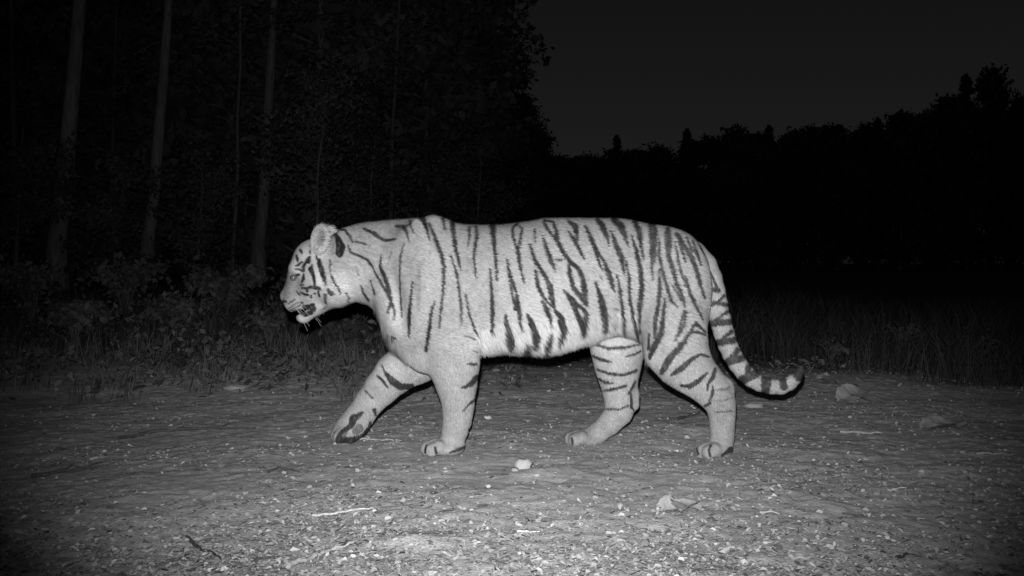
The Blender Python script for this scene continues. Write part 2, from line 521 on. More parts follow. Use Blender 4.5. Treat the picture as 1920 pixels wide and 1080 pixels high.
def stripes(crop, group, tone, rows):
    ox, oy, sc = CROP[crop]
    for r in rows:
        t = tone
        if isinstance(r[0], (int, float)): t, r = r[0], r[1:]
        if crop == 'A' and max(q[0] for q in r) <= 515: continue          # the face is traced again, closer, below
        wf = 1.3 if group == 'tail' else 1.16 if crop in ('Cc', 'D') else 1.06
        STRIPES.append((group, t * (.5 if t < .2 else 1), np.array([(ox + a / sc, oy + b / sc, wf * wd / sc) for a, b, wd in r])))


K = .045
stripes('A', 'body', K, [
    [(270, 350, 10), (265, 380, 20), (282, 400, 6)], [(228, 415, 8), (242, 452, 15), (225, 476, 9), (240, 495, 14), (272, 463, 7)],
    [(335, 422, 14), (318, 455, 30), (298, 485, 8)], [(300, 475, 9), (284, 510, 12), (286, 545, 8)], [(215, 440, 6), (222, 480, 7)],
    [(212, 590, 8), (232, 562, 12), (255, 572, 9)], [(225, 598, 9), (250, 600, 8), (262, 610, 6)], [(280, 558, 8), (291, 595, 14), (268, 622, 8)],
    [(345, 475, 12), (343, 530, 27), (368, 590, 15), (378, 655, 12)], [(285, 668, 10), (340, 655, 16), (412, 664, 12)], [(262, 652, 8), (312, 690, 11)],
    [(405, 452, 14), (425, 520, 20), (450, 580, 20), (448, 645, 10)], [(322, 695, 10), (300, 718, 9)], [(243, 690, 7), (290, 715, 10), (320, 722, 6)],
    [(350, 690, 7), (345, 722, 7)], [(405, 688, 9), (400, 735, 7)], [.09, (490, 450, 6), (488, 540, 7), (520, 620, 9), (570, 705, 11)],
    [.07, (465, 675, 10), (500, 718, 28)], [(448, 720, 12), (460, 775, 9)], [.09, (610, 705, 6), (632, 740, 13), (625, 778, 6)],
    [(335, 365, 8), (337, 392, 10)], [(383, 415, 8), (391, 440, 11)],
    [.03, (535, 235, 10), (556, 290, 40), (575, 345, 66), (568, 392, 54), (565, 412, 26)], [.08, (505, 200, 9), (527, 255, 8)],  # patch behind the ear paints neck stripe and ear shadow together
    [(162, 800, 4), (228, 765, 4)], [(172, 822, 4), (242, 782, 4)], [(184, 843, 4), (250, 803, 4)],
    [.06, (215, 852, 8), (262, 860, 20), (305, 868, 24), (352, 846, 22), (385, 800, 20)], [.02, (108, 778, 14), (128, 800, 14), (152, 802, 8)],
    [.09, (540, 203, 8), (610, 215, 14), (640, 260, 13), (666, 308, 10)], [.14, (690, 305, 12), (765, 322, 14)],
    [.09, (750, 205, 12), (830, 235, 28), (880, 280, 22), (930, 296, 22), (1002, 285, 9)], [.11, (1000, 180, 18), (1060, 190, 26), (1085, 230, 20), (1101, 302, 8)],
    [.10, (630, 330, 5), (645, 382, 10), (700, 405, 14), (780, 440, 14), (830, 510, 16), (870, 600, 17), (920, 680, 18), (960, 760, 26), (990, 850, 12), (985, 912, 6)],
    [.09, (886, 408, 6), (880, 500, 13), (915, 570, 28), (945, 680, 27), (960, 760, 20), (938, 855, 14)],
    [.2, (970, 380, 7), (945, 445, 6)], [.13, (1065, 315, 6), (1035, 420, 10), (1034, 600, 10), (1040, 750, 12), (1050, 885, 9)],
    [.10, (728, 645, 10), (745, 700, 16), (788, 755, 18)], [.14, (800, 600, 7), (838, 710, 11)], [.25, (690, 500, 6), (712, 565, 7)],
    [.05, (1132, 615, 6), (1115, 750, 14), (1105, 900, 24), (1103, 1042, 12)], [.13, (925, 1030, 12), (1000, 1056, 12)],
    [.22, (1120, 160, 10), (1140, 225, 8)]])
stripes('Hd', 'body', .045, [
    [(335, -5, 34), (350, 28, 30)], [(278, 75, 20), (290, 120, 32), (296, 155, 12)], [(262, 218, 14), (310, 200, 32), (362, 168, 16)],
    [(460, 95, 34), (440, 150, 64), (400, 190, 26), (378, 230, 36), (375, 290, 36), (330, 277, 16), (262, 265, 12)], [(243, 405, 18), (262, 362, 30), (315, 343, 20)], [(380, 345, 14), (376, 408, 38), (352, 455, 20)],
    [(497, 205, 18), (480, 270, 62), (515, 350, 42), (535, 430, 32), (540, 515, 22)], [(600, 140, 40), (605, 200, 52), (640, 310, 50), (670, 400, 50), (682, 495, 20)], [(345, 497, 28), (372, 500, 18)],
    [(350, 545, 12), (420, 545, 26), (490, 525, 38), (600, 545, 46), (612, 556, 30)], [(420, 550, 30), (432, 595, 18)], [(278, 595, 12), (322, 637, 14)], [(338, 603, 18), (390, 630, 26), (445, 642, 24)],
    [(490, 652, 22), (485, 678, 16)], [(590, 588, 22), (606, 664, 20)], [(528, 620, 14), (547, 626, 12)], [.14, (715, 565, 34), (770, 625, 62)], [.14, (678, 636, 30), (690, 745, 38)],
    [.12, (150, 770, 11), (250, 710, 13)], [.12, (165, 835, 11), (300, 750, 11)], [.12, (190, 865, 11), (330, 790, 13)],
    [.06, (240, 885, 36), (320, 880, 66), (400, 925, 58), (480, 898, 58), (535, 835, 44)], [.06, (380, 805, 40), (450, 820, 66), (515, 785, 46)], [.06, (340, 750, 18), (372, 760, 14)],  # mouth opening, its inner shade painted dark
    [.07, (62, 742, 24), (122, 735, 28)], [(563, 75, 16), (571, 112, 24)], [(468, 5, 14), (471, 38, 14)], [.12, (640, 845, 14), (705, 798, 12)]])
stripes('B', 'body', .085, [
    [(310, 65, 18), (345, 80, 34), (365, 140, 18), (386, 222, 8)], [(388, 112, 12), (430, 220, 24), (465, 310, 24), (487, 400, 20), (485, 530, 16), (470, 690, 12), (455, 835, 7)],
    [(480, 72, 20), (494, 152, 9)], [(545, 100, 32), (555, 200, 28), (575, 310, 20), (607, 435, 7)], [(530, 325, 7), (575, 450, 14), (595, 580, 14), (610, 720, 12), (605, 822, 5)],
    [.06, (638, 605, 6), (660, 720, 10), (700, 850, 16), (728, 892, 8)], [.2, (640, 890, 9), (700, 912, 13)], [.12, (665, 138, 24), (665, 200, 14), (655, 272, 7)],
    [(710, 132, 18), (715, 210, 22), (695, 320, 16), (705, 420, 12), (713, 495, 5)], [(825, 125, 40), (835, 220, 28), (848, 350, 20), (859, 505, 11)],
    [(812, 425, 8), (820, 560, 18), (828, 700, 26), (825, 858, 18)], [(1000, 112, 9), (970, 135, 14), (965, 165, 16), (980, 230, 14), (1000, 300, 16)],
    [(1000, 112, 9), (1035, 145, 15), (1020, 230, 15), (1002, 300, 24), (1020, 400, 22), (1047, 525, 8)],
    [(928, 355, 8), (945, 450, 18), (962, 600, 13), (990, 700, 28)], [(940, 430, 14), (992, 590, 17), (1010, 700, 30), (1027, 835, 14)],
    [(918, 745, 12), (930, 830, 38), (945, 925, 56), (938, 975, 30)], [(1068, 740, 12), (1108, 820, 46), (1128, 890, 58), (1110, 965, 26)], [(1065, 950, 30), (1040, 1000, 46)],
    [.035, (420, 645, 6), (397, 740, 17), (380, 880, 24), (362, 995, 18)], [.13, (250, 90, 14), (275, 170, 9)], [.3, (320, 380, 14), (305, 560, 30), (310, 700, 20)]])  # last row paints the shade band along the shoulder
stripes('Cc', 'body', .08, [
    [.14, (375, 148, 9), (381, 235, 7)], [(343, 255, 10), (375, 360, 22), (440, 460, 24), (480, 540, 30), (495, 620, 38), (512, 702, 12)], [(383, 435, 13), (395, 530, 24), (430, 610, 20), (500, 692, 8)],
    [(430, 195, 7), (465, 300, 28), (495, 380, 24), (522, 442, 6)], [(440, 90, 11), (460, 140, 20), (508, 200, 15), (535, 240, 16)],
    [(440, 87, 8), (500, 95, 12), (525, 150, 22), (535, 230, 24), (570, 300, 24), (620, 370, 24), (680, 420, 22), (715, 500, 30), (725, 600, 36), (742, 685, 8)],
    [(615, 365, 10), (620, 460, 26), (645, 550, 26), (700, 630, 24), (738, 684, 8)], [.1, (520, 358, 7), (568, 364, 8)],
    [(610, 92, 12), (660, 130, 36), (670, 200, 20), (676, 275, 7)], [(613, 160, 8), (660, 240, 22), (722, 355, 9)], [(728, 125, 10), (765, 200, 24), (800, 280, 30), (818, 360, 14), (852, 435, 7)],
    [(795, 275, 14), (860, 370, 16), (895, 460, 34), (915, 530, 26), (932, 585, 7)], [(815, 86, 24), (850, 130, 44), (880, 200, 24), (896, 260, 6)],
    [(930, 83, 36), (980, 130, 44), (1005, 190, 26), (1031, 270, 6)], [(908, 162, 10), (950, 270, 32), (985, 350, 28), (999, 458, 9)],
    [(578, 570, 9), (640, 650, 40), (670, 730, 30), (705, 800, 34), (710, 862, 38)], [(640, 650, 20), (700, 690, 24), (740, 740, 24), (715, 812, 32)],
    [(428, 645, 10), (460, 710, 36), (492, 805, 10)], [(508, 698, 10), (560, 770, 38), (572, 830, 48), (540, 955, 12)], [(485, 865, 26), (460, 950, 38), (440, 1012, 24)],
    [(325, 950, 24), (300, 1000, 50)], [(798, 515, 10), (835, 620, 34), (860, 720, 44), (865, 840, 32)], [(953, 465, 8), (975, 600, 18), (993, 740, 20), (990, 868, 13)],
    [(1015, 365, 9), (1035, 500, 16), (1040, 630, 16), (1065, 760, 20), (1095, 900, 25), (1112, 965, 10)], [(1053, 192, 9), (1085, 300, 24), (1115, 430, 28), (1125, 550, 30), (1110, 680, 28), (1110, 860, 9)],
    [(1070, 90, 26), (1105, 160, 34), (1115, 250, 22), (1141, 366, 6)], [.2, (835, 475, 10), (845, 495, 10)], [.2, (940, 700, 12), (960, 715, 10)], [.2, (925, 790, 14), (935, 830, 10)]])
stripes('D', 'body', .12, [
    [(375, 118, 46), (380, 200, 42), (375, 300, 28), (375, 420, 13), (381, 505, 5)], [(405, 160, 14), (396, 375, 10)], [(428, 215, 10), (425, 330, 16), (450, 440, 16), (480, 550, 18), (510, 650, 18), (555, 690, 7)],
    [(423, 425, 8), (432, 560, 22), (420, 680, 22), (400, 800, 24), (400, 900, 18)], [(465, 635, 12), (455, 760, 24), (440, 880, 34), (385, 980, 36), (366, 1045, 20)], [(360, 875, 9), (354, 985, 14)],
    [(485, 155, 34), (490, 240, 42), (490, 330, 28), (520, 420, 26), (545, 520, 22), (590, 620, 18), (607, 692, 9)], [(520, 540, 8), (582, 645, 10)],
    [(545, 175, 16), (570, 240, 20), (612, 378, 8)], [(540, 235, 8), (560, 370, 14), (580, 450, 14), (606, 545, 8)], [(560, 188, 18), (600, 260, 22), (650, 340, 30), (685, 430, 26), (715, 540, 20), (742, 625, 13)],
    [(618, 205, 12), (657, 298, 14)], [(658, 226, 10), (690, 310, 18), (717, 394, 9)], [(708, 256, 9), (737, 315, 7)], [(608, 475, 8), (640, 590, 20), (680, 680, 18), (732, 775, 10)],
    [(600, 715, 11), (570, 830, 16), (538, 925, 8)], [(615, 718, 8), (600, 820, 14), (560, 892, 10)], [(748, 862, 14), (680, 800, 18), (640, 870, 18), (580, 960, 34), (510, 1040, 42), (470, 1110, 40), (445, 1150, 24)],
    [(640, 870, 12), (690, 865, 14), (747, 882, 12)]])
stripes('Fh', 'body', .12, [
    [(1152, 272, 14), (1090, 253, 17), (1020, 298, 28), (950, 360, 40), (878, 408, 20)], [.11, (945, 488, 14), (1010, 495, 30), (1070, 460, 36), (1145, 392, 11)],
    [(1202, 365, 18), (1185, 430, 30), (1150, 480, 18), (1145, 525, 8)], [(1186, 495, 9), (1185, 550, 22), (1158, 605, 10)], [.07, (1125, 642, 11), (1168, 620, 15)],
    [.2, (1205, 520, 5), (1260, 520, 15), (1300, 510, 18), (1312, 488, 8)], [.22, (1175, 602, 5), (1260, 600, 7), (1335, 580, 6)],
    [.1, (1172, 942, 12), (1155, 978, 14), (1168, 1020, 12)], [.12, (1078, 1005, 9), (1066, 960, 8)], [.1, (1255, 1015, 16), (1322, 968, 36)], [.15, (1200, 690, 4), (1330, 680, 4)]])  # includes shade between the hind toes, painted dark
stripes('Fh', 'far_hind', .11, [
    [.16, (285, 172, 12), (400, 210, 20), (520, 205, 18), (630, 182, 12)], [(290, 268, 16), (350, 295, 24), (425, 312, 10)], [.14, (535, 272, 9), (600, 255, 16), (645, 232, 10)],
    [(322, 370, 14), (400, 400, 20), (520, 410, 20), (615, 376, 18)], [(326, 435, 10), (380, 465, 22), (435, 472, 12)], [(360, 528, 10), (430, 520, 20), (535, 492, 14)], [(605, 460, 13), (560, 548, 20)],
    [(573, 555, 14), (575, 650, 18), (592, 675, 8)], [(375, 665, 7), (440, 665, 10), (480, 670, 12), (552, 638, 9)], [.09, (130, 885, 11), (135, 928, 10)]])  # last row paints the shaded gap of the far toes
stripes('E', 'far_fore', .09, [
    [(575, 145, 9), (640, 185, 24), (690, 240, 32), (775, 284, 10)], [(535, 345, 24), (590, 410, 56), (650, 450, 50), (745, 450, 36)], [.15, (500, 275, 9), (530, 342, 13)], [(462, 360, 8), (510, 405, 19), (547, 455, 9)], [.12, (368, 487, 8), (424, 540, 9)],
    [.09, (345, 660, 20), (272, 710, 60), (250, 770, 40), (165, 826, 30), (150, 880, 50), (250, 885, 46), (345, 855, 36), (395, 790, 26), (410, 740, 14)], [.1, (440, 640, 30), (452, 680, 16)], [.2, (315, 790, 66), (290, 810, 56)], [.2, (195, 832, 40), (180, 838, 30)]])
stripes('E', 'body', .09, [
    [.09, (1195, 268, 10), (1265, 268, 17)], [(1145, 460, 10), (1220, 430, 38), (1275, 368, 34)], [(1158, 645, 8), (1200, 600, 15), (1248, 556, 14)], [.07, (862, 925, 7), (850, 985, 9)],  # last row and the next one paint shaded gaps between the front toes
    [.06, (932, 945, 13), (942, 992, 15)], [.12, (1055, 985, 13), (1130, 960, 26), (1172, 943, 22)], [.1, (1205, 800, 14), (1225, 790, 18)], [.2, (1240, 165, 10), (1265, 170, 12)]])
stripes('G', 'tail', .12, [
    [(128, 165, 18), (172, 165, 20)], [(150, 232, 18), (255, 246, 26)], [(180, 345, 28), (250, 335, 22), (320, 352, 20)], [(250, 332, 12), (300, 282, 14)], [(205, 482, 40), (345, 472, 32)], [(248, 455, 14), (325, 396, 20)],
    [(250, 625, 38), (372, 605, 36)], [(288, 592, 16), (350, 545, 24)], [(330, 760, 44), (425, 738, 40)], [(358, 730, 30), (395, 680, 30)], [(430, 895, 50), (525, 850, 44)], [(468, 850, 30), (472, 800, 30)],
    [(598, 975, 50), (602, 880, 56)], [(728, 945, 42), (712, 870, 40)], [.15, (190, 100, 6), (250, 235, 14)], [.15, (170, 60, 6), (225, 170, 10)]])
# pale and grey areas of the coat, with the shoulder's shade band painted in: (px, py, rx, ry, change)
BLOBS = [(642, 534, 32, 26, .18), (600, 572, 16, 10, .10), (740, 425, 90, 16, -.05), (1000, 425, 200, 20, -.06), (1230, 440, 70, 20, -.05), (597, 524, 10, 24, .22), (559, 509, 7, 9, .28), (566, 480, 14, 18, .08), (572, 598, 22, 14, .10), (585, 560, 30, 10, .05), (536, 536, 15, 34, -.24), (575, 545, 16, 14, -.08), (640, 495, 24, 20, -.05),
         (742, 590, 24, 50, .17), (760, 650, 34, 16, -.09), (690, 450, 60, 26, -.05), (870, 470, 50, 40, -.04), (1160, 470, 60, 40, -.03), (760, 490, 40, 50, -.04), (1000, 642, 125, 32, .24), (1030, 590, 70, 50, .13), (1150, 640, 40, 30, .08), (905, 640, 25, 24, .15), (745, 660, 30, 24, .06), (720, 690, 40, 24, .14), (1160, 690, 40, 60, .05),
         (1225, 672, 14, 20, .10), (772, 540, 16, 90, -.10), (845, 650, 40, 60, -.05), (850, 745, 44, 60, -.05), (1290, 560, 50, 110, -.03), (1350, 780, 34, 70, -.08), (608, 447, 9, 15, -.10), (597, 470, 16, 10, .10), (1110, 805, 60, 34, -.08), (830, 840, 50, 18, -.03),
         (1260, 680, 10, 10, .07), (975, 545, 30, 60, .03)]


def project(P):
    """mirror the far flank onto the near one, then photo pixel of each point"""
    return 960 + FPX * P[:, 0] / P[:, 1], YH + FPX * (HC - P[:, 2]) / P[:, 1]


def groups_of(P):
    names = ['body', 'far_fore', 'far_hind', 'tail']
    D = np.full((4, len(P)), 1.0)
    for g, fn, (bl, bh), k, sub in prims:
        if sub: continue
        m = np.all((P > bl) & (P < bh), axis=1)
        if not m.any(): continue
        i = names.index(g)
        D[i, m] = np.minimum(D[i, m], fn(P[m, 0], P[m, 1], P[m, 2]))
    return names, D.argmin(0)


def paint(P, Nrm):
    names, gi = groups_of(P)
    Q = P.copy()
    m = (gi == 0) & (Q[:, 1] > TY)
    Q[m, 1] = 2 * TY - Q[m, 1]
    u, v = project(Q)
    n1 = vnoise(u / 5.0, v / 5.0, 21) + .6 * vnoise(u / 2.2, v / 2.2, 22)
    uu = u + 1.1 * n1; vv = v + 1.6 * vnoise(u / 4.0, v / 7.0, 23)
    tone = np.full(len(P), .455) + .05 * vnoise(u / 34, v / 40, 24) + .07 * vnoise(u / 9, v / 14, 25) + .10 * vnoise((u + .4 * v) / 7.0, (v - .4 * u) / 2.2, 27)
    for bx, by, rx, ry, dl in BLOBS:
        tone += dl * np.exp(-((u - bx) / rx) ** 2 - ((v - by) / ry) ** 2)
    brk = vnoise(u / 4.0, v / 9.0, 28) + .7 * vnoise(u / 1.7, v / 3.0, 29)
    dark = np.zeros(len(P)); dtone = np.full(len(P), .1)
    for g, t, ch in STRIPES:
        i = names.index(g)
        wmax = ch[:, 2].max() + 3
        sel = np.nonzero((gi == i) & (uu > ch[:, 0].min() - wmax) & (uu < ch[:, 0].max() + wmax) & (vv > ch[:, 1].min() - wmax) & (vv < ch[:, 1].max() + wmax))[0]
        if not len(sel): continue
        best = np.full(len(sel), -9.0)
        for a, b in zip(ch[:-1], ch[1:]):
            d = b[:2] - a[:2]
            tt = np.clip(((uu[sel] - a[0]) * d[0] + (vv[sel] - a[1]) * d[1]) / (d @ d + 1e-9), 0, 1)
            dist = np.hypot(uu[sel] - a[0] - tt * d[0], vv[sel] - a[1] - tt * d[1])
            best = np.maximum(best, (a[2] + tt * (b[2] - a[2])) / 2 - dist)
        wgt = np.clip((best + (1.7 if ch[:, 0].max() > 650 else 1.9)) / 2.2, 0, 1)
        wgt = wgt * wgt * (3 - 2 * wgt) * np.clip(1.0 + .3 * brk[sel], .78, 1)
        up = wgt > dark[sel]
        dtone[sel[up]] = t
        dark[sel] = np.maximum(dark[sel], wgt)
    tip = (gi == 3) & (u > 1478) & (v < 716)
    dark[tip] = np.maximum(dark[tip], np.clip((u[tip] + (716 - v[tip]) * .8 - 1490) / 6, 0, 1)); dtone[tip] = .05
    dtone = dtone * (1 + .5 * vnoise(u / 3.0, v / 5.0, 26))
    tone = tone * (1 - dark) + dtone * dark
    return np.clip(tone, .02, .85), gi, u, v


tone, gi, tu, tv = paint(TV, TN)
tiger = empty('tiger', (0, TY, 0))
tag(tiger, 'striped tiger walking in profile along the dirt track, tail curled up at its tip', 'tiger')
OFF = np.array([0, TY, 0])
body = obj('body', np_mesh('tiger_body', TV - OFF, TF, M['coat'], tone, smooth=True), tiger)

# --- fur: short blades lying along the coat
tri = np.vstack([TF[:, [0, 1, 2]], TF[:, [0, 2, 3]]])
A = np.linalg.norm(np.cross(TV[tri[:, 1]] - TV[tri[:, 0]], TV[tri[:, 2]] - TV[tri[:, 0]]), axis=1) / 2
NF = 300000
pick = RNG.choice(len(tri), NF, p=A / A.sum())
r1, r2 = RNG.random(NF), RNG.random(NF)
sw = r1 + r2 > 1
r1[sw], r2[sw] = 1 - r1[sw], 1 - r2[sw]
a, b, c = tri[pick].T
FP = TV[a] + r1[:, None] * (TV[b] - TV[a]) + r2[:, None] * (TV[c] - TV[a])
FN = TN[a] * (1 - r1 - r2)[:, None] + TN[b] * r1[:, None] + TN[c] * r2[:, None]
FN /= np.linalg.norm(FN, axis=1)[:, None]
ft, fg, fu, fv = paint(FP, FN)
flow = np.tile(np.array([.95, 0, -.35]), (NF, 1))
leg = (fg == 1) | (fg == 2) | ((fg == 0) & (fv > 665))
flow[leg] = (.12, 0, -1)
head = (fg == 0) & (fu < 650)
flow[head] = (.95, 0, -.12)
belly = (fg == 0) & (fv < 675) & (FN[:, 2] < -.35) & (fu > 700)
flow[belly] = (.45, 0, -.9)
tl = np.array([W(p[0], p[1], TY) for p in TAIL])
tm = np.nonzero(fg == 3)[0]
if len(tm):
    nd = np.argmin(((FP[tm][:, None, [0, 2]] - tl[None, :, [0, 2]]) ** 2).sum(-1), 1)
    tg = np.gradient(tl, axis=0); tg /= np.linalg.norm(tg, axis=1)[:, None]
    flow[tm] = tg[nd]
flow += RNG.normal(0, .16, (NF, 3))
flow -= FN * (flow * FN).sum(1)[:, None]
flow /= np.linalg.norm(flow, axis=1)[:, None]
ln = np.full(NF, .0125)
ln[leg] = .008
ln[belly] = .032
ruff = head & (fu > 600) & (fv > 490)
ln[head] = .0045
ln[ruff] = .012
ln[head & (fu < 575)] = .0028
ln[(fg == 0) & (fv > 815)] = .004
ears = head & (fu > 586) & (fu < 626) & (fv < 478)
ln[ears] = .013
ln[(fg == 3)] = .009
ln *= RNG.uniform(.6, 1.3, NF)
lift = np.where(belly, .35, np.where(ears, .5, .22)) * RNG.uniform(.5, 1.5, NF)
sd = np.cross(FN, flow)
wd = (.0014 * RNG.uniform(.7, 1.3, NF))[:, None]
tipv = FP + flow * ln[:, None] + FN * (ln * lift)[:, None]
FVv = np.stack([FP - sd * wd, FP + sd * wd, tipv], 1).reshape(-1, 3)
jt = ft * RNG.normal(1.0, .2, NF).clip(.4, 1.5)
fur = obj('fur', np_mesh('tiger_fur', FVv - OFF, np.arange(NF * 3).reshape(-1, 3), M['fur'], np.repeat(jt, 3)), tiger)
fur['kind'] = 'stuff'

# --- eyes and whiskers
def uv_ball(r, seg=16, rings=10, sx=1, sy=1, sz=1):
    V, F = [(0, 0, r * sz)], []
    for i in range(1, rings):
        for j in range(seg):
            p, q = math.pi * i / rings, 2 * math.pi * j / seg
            V.append((r * sx * math.sin(p) * math.cos(q), r * sy * math.sin(p) * math.sin(q), r * sz * math.cos(p)))
    V.append((0, 0, -r * sz))
    n = len(V) - 1
    for j in range(seg):
        k = (j + 1) % seg
        F.append((0, 1 + j, 1 + k)); F.append((n, n - seg + k, n - seg + j))
        for i in range(rings - 2):
            p = 1 + i * seg
            F.append((p + j, p + seg + j, p + seg + k)); F.append((p + j, p + seg + k, p + k))
    return np.array(V), np.array(F)


ec = W(557.5, 520, TY)
for s in (-1, 1):
    v, f = uv_ball(.0140)
    e = obj('eye', np_mesh('eye', v, f, M['iris'], smooth=True), tiger, (ec[0], s * .072, ec[2]))
    v, f = uv_ball(.0075, sy=.7)
    obj('pupil', np_mesh('pupil', v, f, M['eye'], smooth=True), e, (-.0035, s * .0078, .0005))
for s in (-1, 1):
    for (x0, y0, x1, y1, out) in ((552, 566, 590, 592, .07), (555, 570, 596, 604, .08), (557, 574, 600, 616, .075), (562, 574, 597, 626, .10), (556, 563, 606, 600, .09), (560, 566, 590, 578, .05)):
        p0 = W(x0, y0, TY); p2 = W(x1, y1, TY)
        p0[1] = s * .055; p2 = p0 + (p2 - p0) * .8; p2[1] = s * (.055 + out * .8)
        p1 = (p0 + p2) / 2 + np.array([-.002, s * .018, .012])
        t = np.linspace(0, 1, 7)[:, None]
        mb = MB()
        mb.tube((1 - t) ** 2 * p0 + 2 * t * (1 - t) * p1 + t * t * p2, np.linspace(.0007, .0003, 7), 5)
        obj('whisker', mb.mesh('whisker', M['whisker']), tiger)

# ------------------------------------------------------------------ trees
def unit(n):
    v = RNG.normal(0, 1, (n, 3))
    return v / np.linalg.norm(v, axis=1)[:, None]


def leaf_cloud(P, size, tone, flat=0.0):
    """pointed leaf faces (two triangles folded on the midrib) at the points P"""
    n = len(P)
    d = unit(n); d[:, 2] -= flat; d /= np.linalg.norm(d, axis=1)[:, None]
    s = np.cross(d, unit(n)); s /= np.linalg.norm(s, axis=1)[:, None] + 1e-9
    u = np.cross(d, s)
    L = (size * RNG.uniform(.6, 1.4, n))[:, None]
    V = np.stack([P, P + d * L * .5 + s * L * .28 + u * L * .08, P + d * L, P + d * L * .5 - s * L * .28 + u * L * .08], 1).reshape(-1, 3)
    i = np.arange(n)[:, None] * 4
    F = np.vstack([i + [0, 1, 2], i + [0, 2, 3]])
    return V, F, np.repeat(tone, 4)


def wander(p0, p1, n, amp):
    t = np.linspace(0, 1, n)[:, None]
    p = np.asarray(p0) * (1 - t) + np.asarray(p1) * t
    p[1:-1] += RNG.normal(0, amp, (n - 2, 3))
    return p


def build_tree(name, h, r, crown_lo, crown_r, nclump, nleaf, leaf, lean=(0, 0), amp=.05, fol='foliage', conifer=False, bark='bark'):
    """returns trunk mesh and crown mesh, base at the origin"""
    t = MB()
    n = 12
    zz = np.linspace(-.15, h, n)
    path = np.stack([lean[0] * zz / h + RNG.normal(0, amp, n).cumsum() * .5, lean[1] * zz / h + RNG.normal(0, amp, n).cumsum() * .5, zz], -1)
    path[:2, :2] = 0
    rad = r * (1 - .85 * (zz - zz[0]) / (zz[-1] - zz[0])) ; rad[0] *= 1.5
    t.tube(path, rad, 9)
    pts, tones = [], []
    for k in range(nclump):
        f = RNG.uniform(0, 1)
        z = crown_lo + (h - crown_lo) * f ** .9
        base = np.array([np.interp(z, zz, path[:, i]) for i in range(3)])
        if conifer:
            rr = crown_r * (1.03 - f) * RNG.uniform(.75, 1.1)
        else:
            rr = crown_r * math.sqrt(max(.05, 1 - (2 * f - .85) ** 2 * .85)) * RNG.uniform(.45, 1.05)
        az = RNG.uniform(0, 2 * math.pi)
        end = base + np.array([math.cos(az) * rr, math.sin(az) * rr, (-.25 * rr if conifer else .35 * rr + RNG.uniform(-.2, .3))])
        rb = max(.008, .35 * np.interp(z, zz, rad))
        br = wander(base, end, 5, .04 * rr)
        t.tube(br, np.linspace(rb, rb * .25, 5), 5)
        m = nleaf
        q = br[np.clip((RNG.random(m) ** .6 * 4.99).astype(int), 0, 4)] + RNG.normal(0, 1, (m, 3)).clip(-1.6, 1.6) * np.array([.30, .30, .10 if conifer else .22]) * (crown_r * .42) * ((1.12 - f) if conifer else 1)
        pts.append(q); tones.append(np.full(m, RNG.uniform(.6, 1.4)) * RNG.uniform(.75, 1.25, m))
    P = np.vstack(pts)
    P = P[P[:, 2] > .02]
    V, F, c = leaf_cloud(P, leaf, np.concatenate(tones)[:len(P)], .3)
    return t.mesh(name + '_trunk', M[bark], True), np_mesh(name + '_crown', V, F, M[fol], c)


def place_tree(name, meshes, x, y, rz, sc, label, group, szz=None):
    e = empty(name, (x, y, gh(x, y)), rz)
    e.scale = (sc, sc, szz or sc)
    tag(e, label, 'tree', group)
    obj('trunk', meshes[0], e)
    obj('crown', meshes[1], e)
    return e


# tall bare-stemmed trees whose trunks catch the flash at the forest edge: (px at row 491, px at row 0, distance, trunk radius)
for (xb, xt, D, r) in ((112, 146, 17.5, .15), (281, 312, 20, .125), (488, 513, 22, .135)):
    h = 13.0
    z0 = HC; z1 = HC + YH * D / FPX
    lean = ((xt - xb) * D / FPX) * h / (z1 - z0 + .0)
    tm = build_tree('edge_tree', h, r * 1.25, 8.5, 2.6, 26, 120, .16, (lean, .3), .02)
    X = (xb - 960) * D / FPX - lean * (HC / h)
    place_tree('edge_tree', tm, X, D, 0, 1, {112: 'thick tall tree with a bare pale trunk beside the dark crooked tree', 281: 'tall tree with a bare leaning trunk rising behind the arching shrub', 488: 'tall bare-trunked tree rising behind the slim pale sapling'}[xb], 'bare trunks at the forest edge')
for (xb, xt, D, r, lab) in ((436, 452, 16, .035, 'slim pale sapling between two bare trunks at the forest edge'), (728, 752, 19, .05, 'slim young tree at the forest edge behind the tiger'), (205, 214, 21, .06, 'slim dark tree between two bare trunks at the forest edge'), (30, 22, 19, .08, 'dark crooked tree at the deep end of the forest')):
    h = 9.0
    lean = ((xt - xb) * D / FPX) * h / (YH * D / FPX)
    tm = build_tree('young_tree', h, r * 1.2, 3.2, 1.3, 16, 110, .12, (lean, .1), .03, bark='dark_bark')
    place_tree('young_tree', tm, (xb - 960) * D / FPX, D, 0, 1, lab, 'young trees at the forest edge')
# leafy understorey trees with boughs in the flash
for (px, D, h, lo_, cr, lab) in ((585, 14.5, 3.6, .9, 1.05, 'leafy small tree spreading boughs above the tiger head'), (365, 15.5, 2.5, .5, .9, 'low leafy tree between the bare trunks'), (690, 17, 3.0, .4, 1.1, 'bushy small tree behind the tiger neck'),
                               (215, 15, 2.2, .3, .8, 'low bushy tree in front of a bare trunk'), (880, 20, 3.2, .3, 1.2, 'bushy small tree behind the tiger shoulder'), (20, 13, 2.6, .4, .8, 'bushy tree at the dark left end of the verge')):
    tm = build_tree('understorey_tree', h, .04, lo_, cr, 26, 130, .075, (.2, 0), .03, bark='dark_bark')
    place_tree('understorey_tree', tm, (px - 960) * D / FPX, D, 0, 1, lab, 'understorey trees')
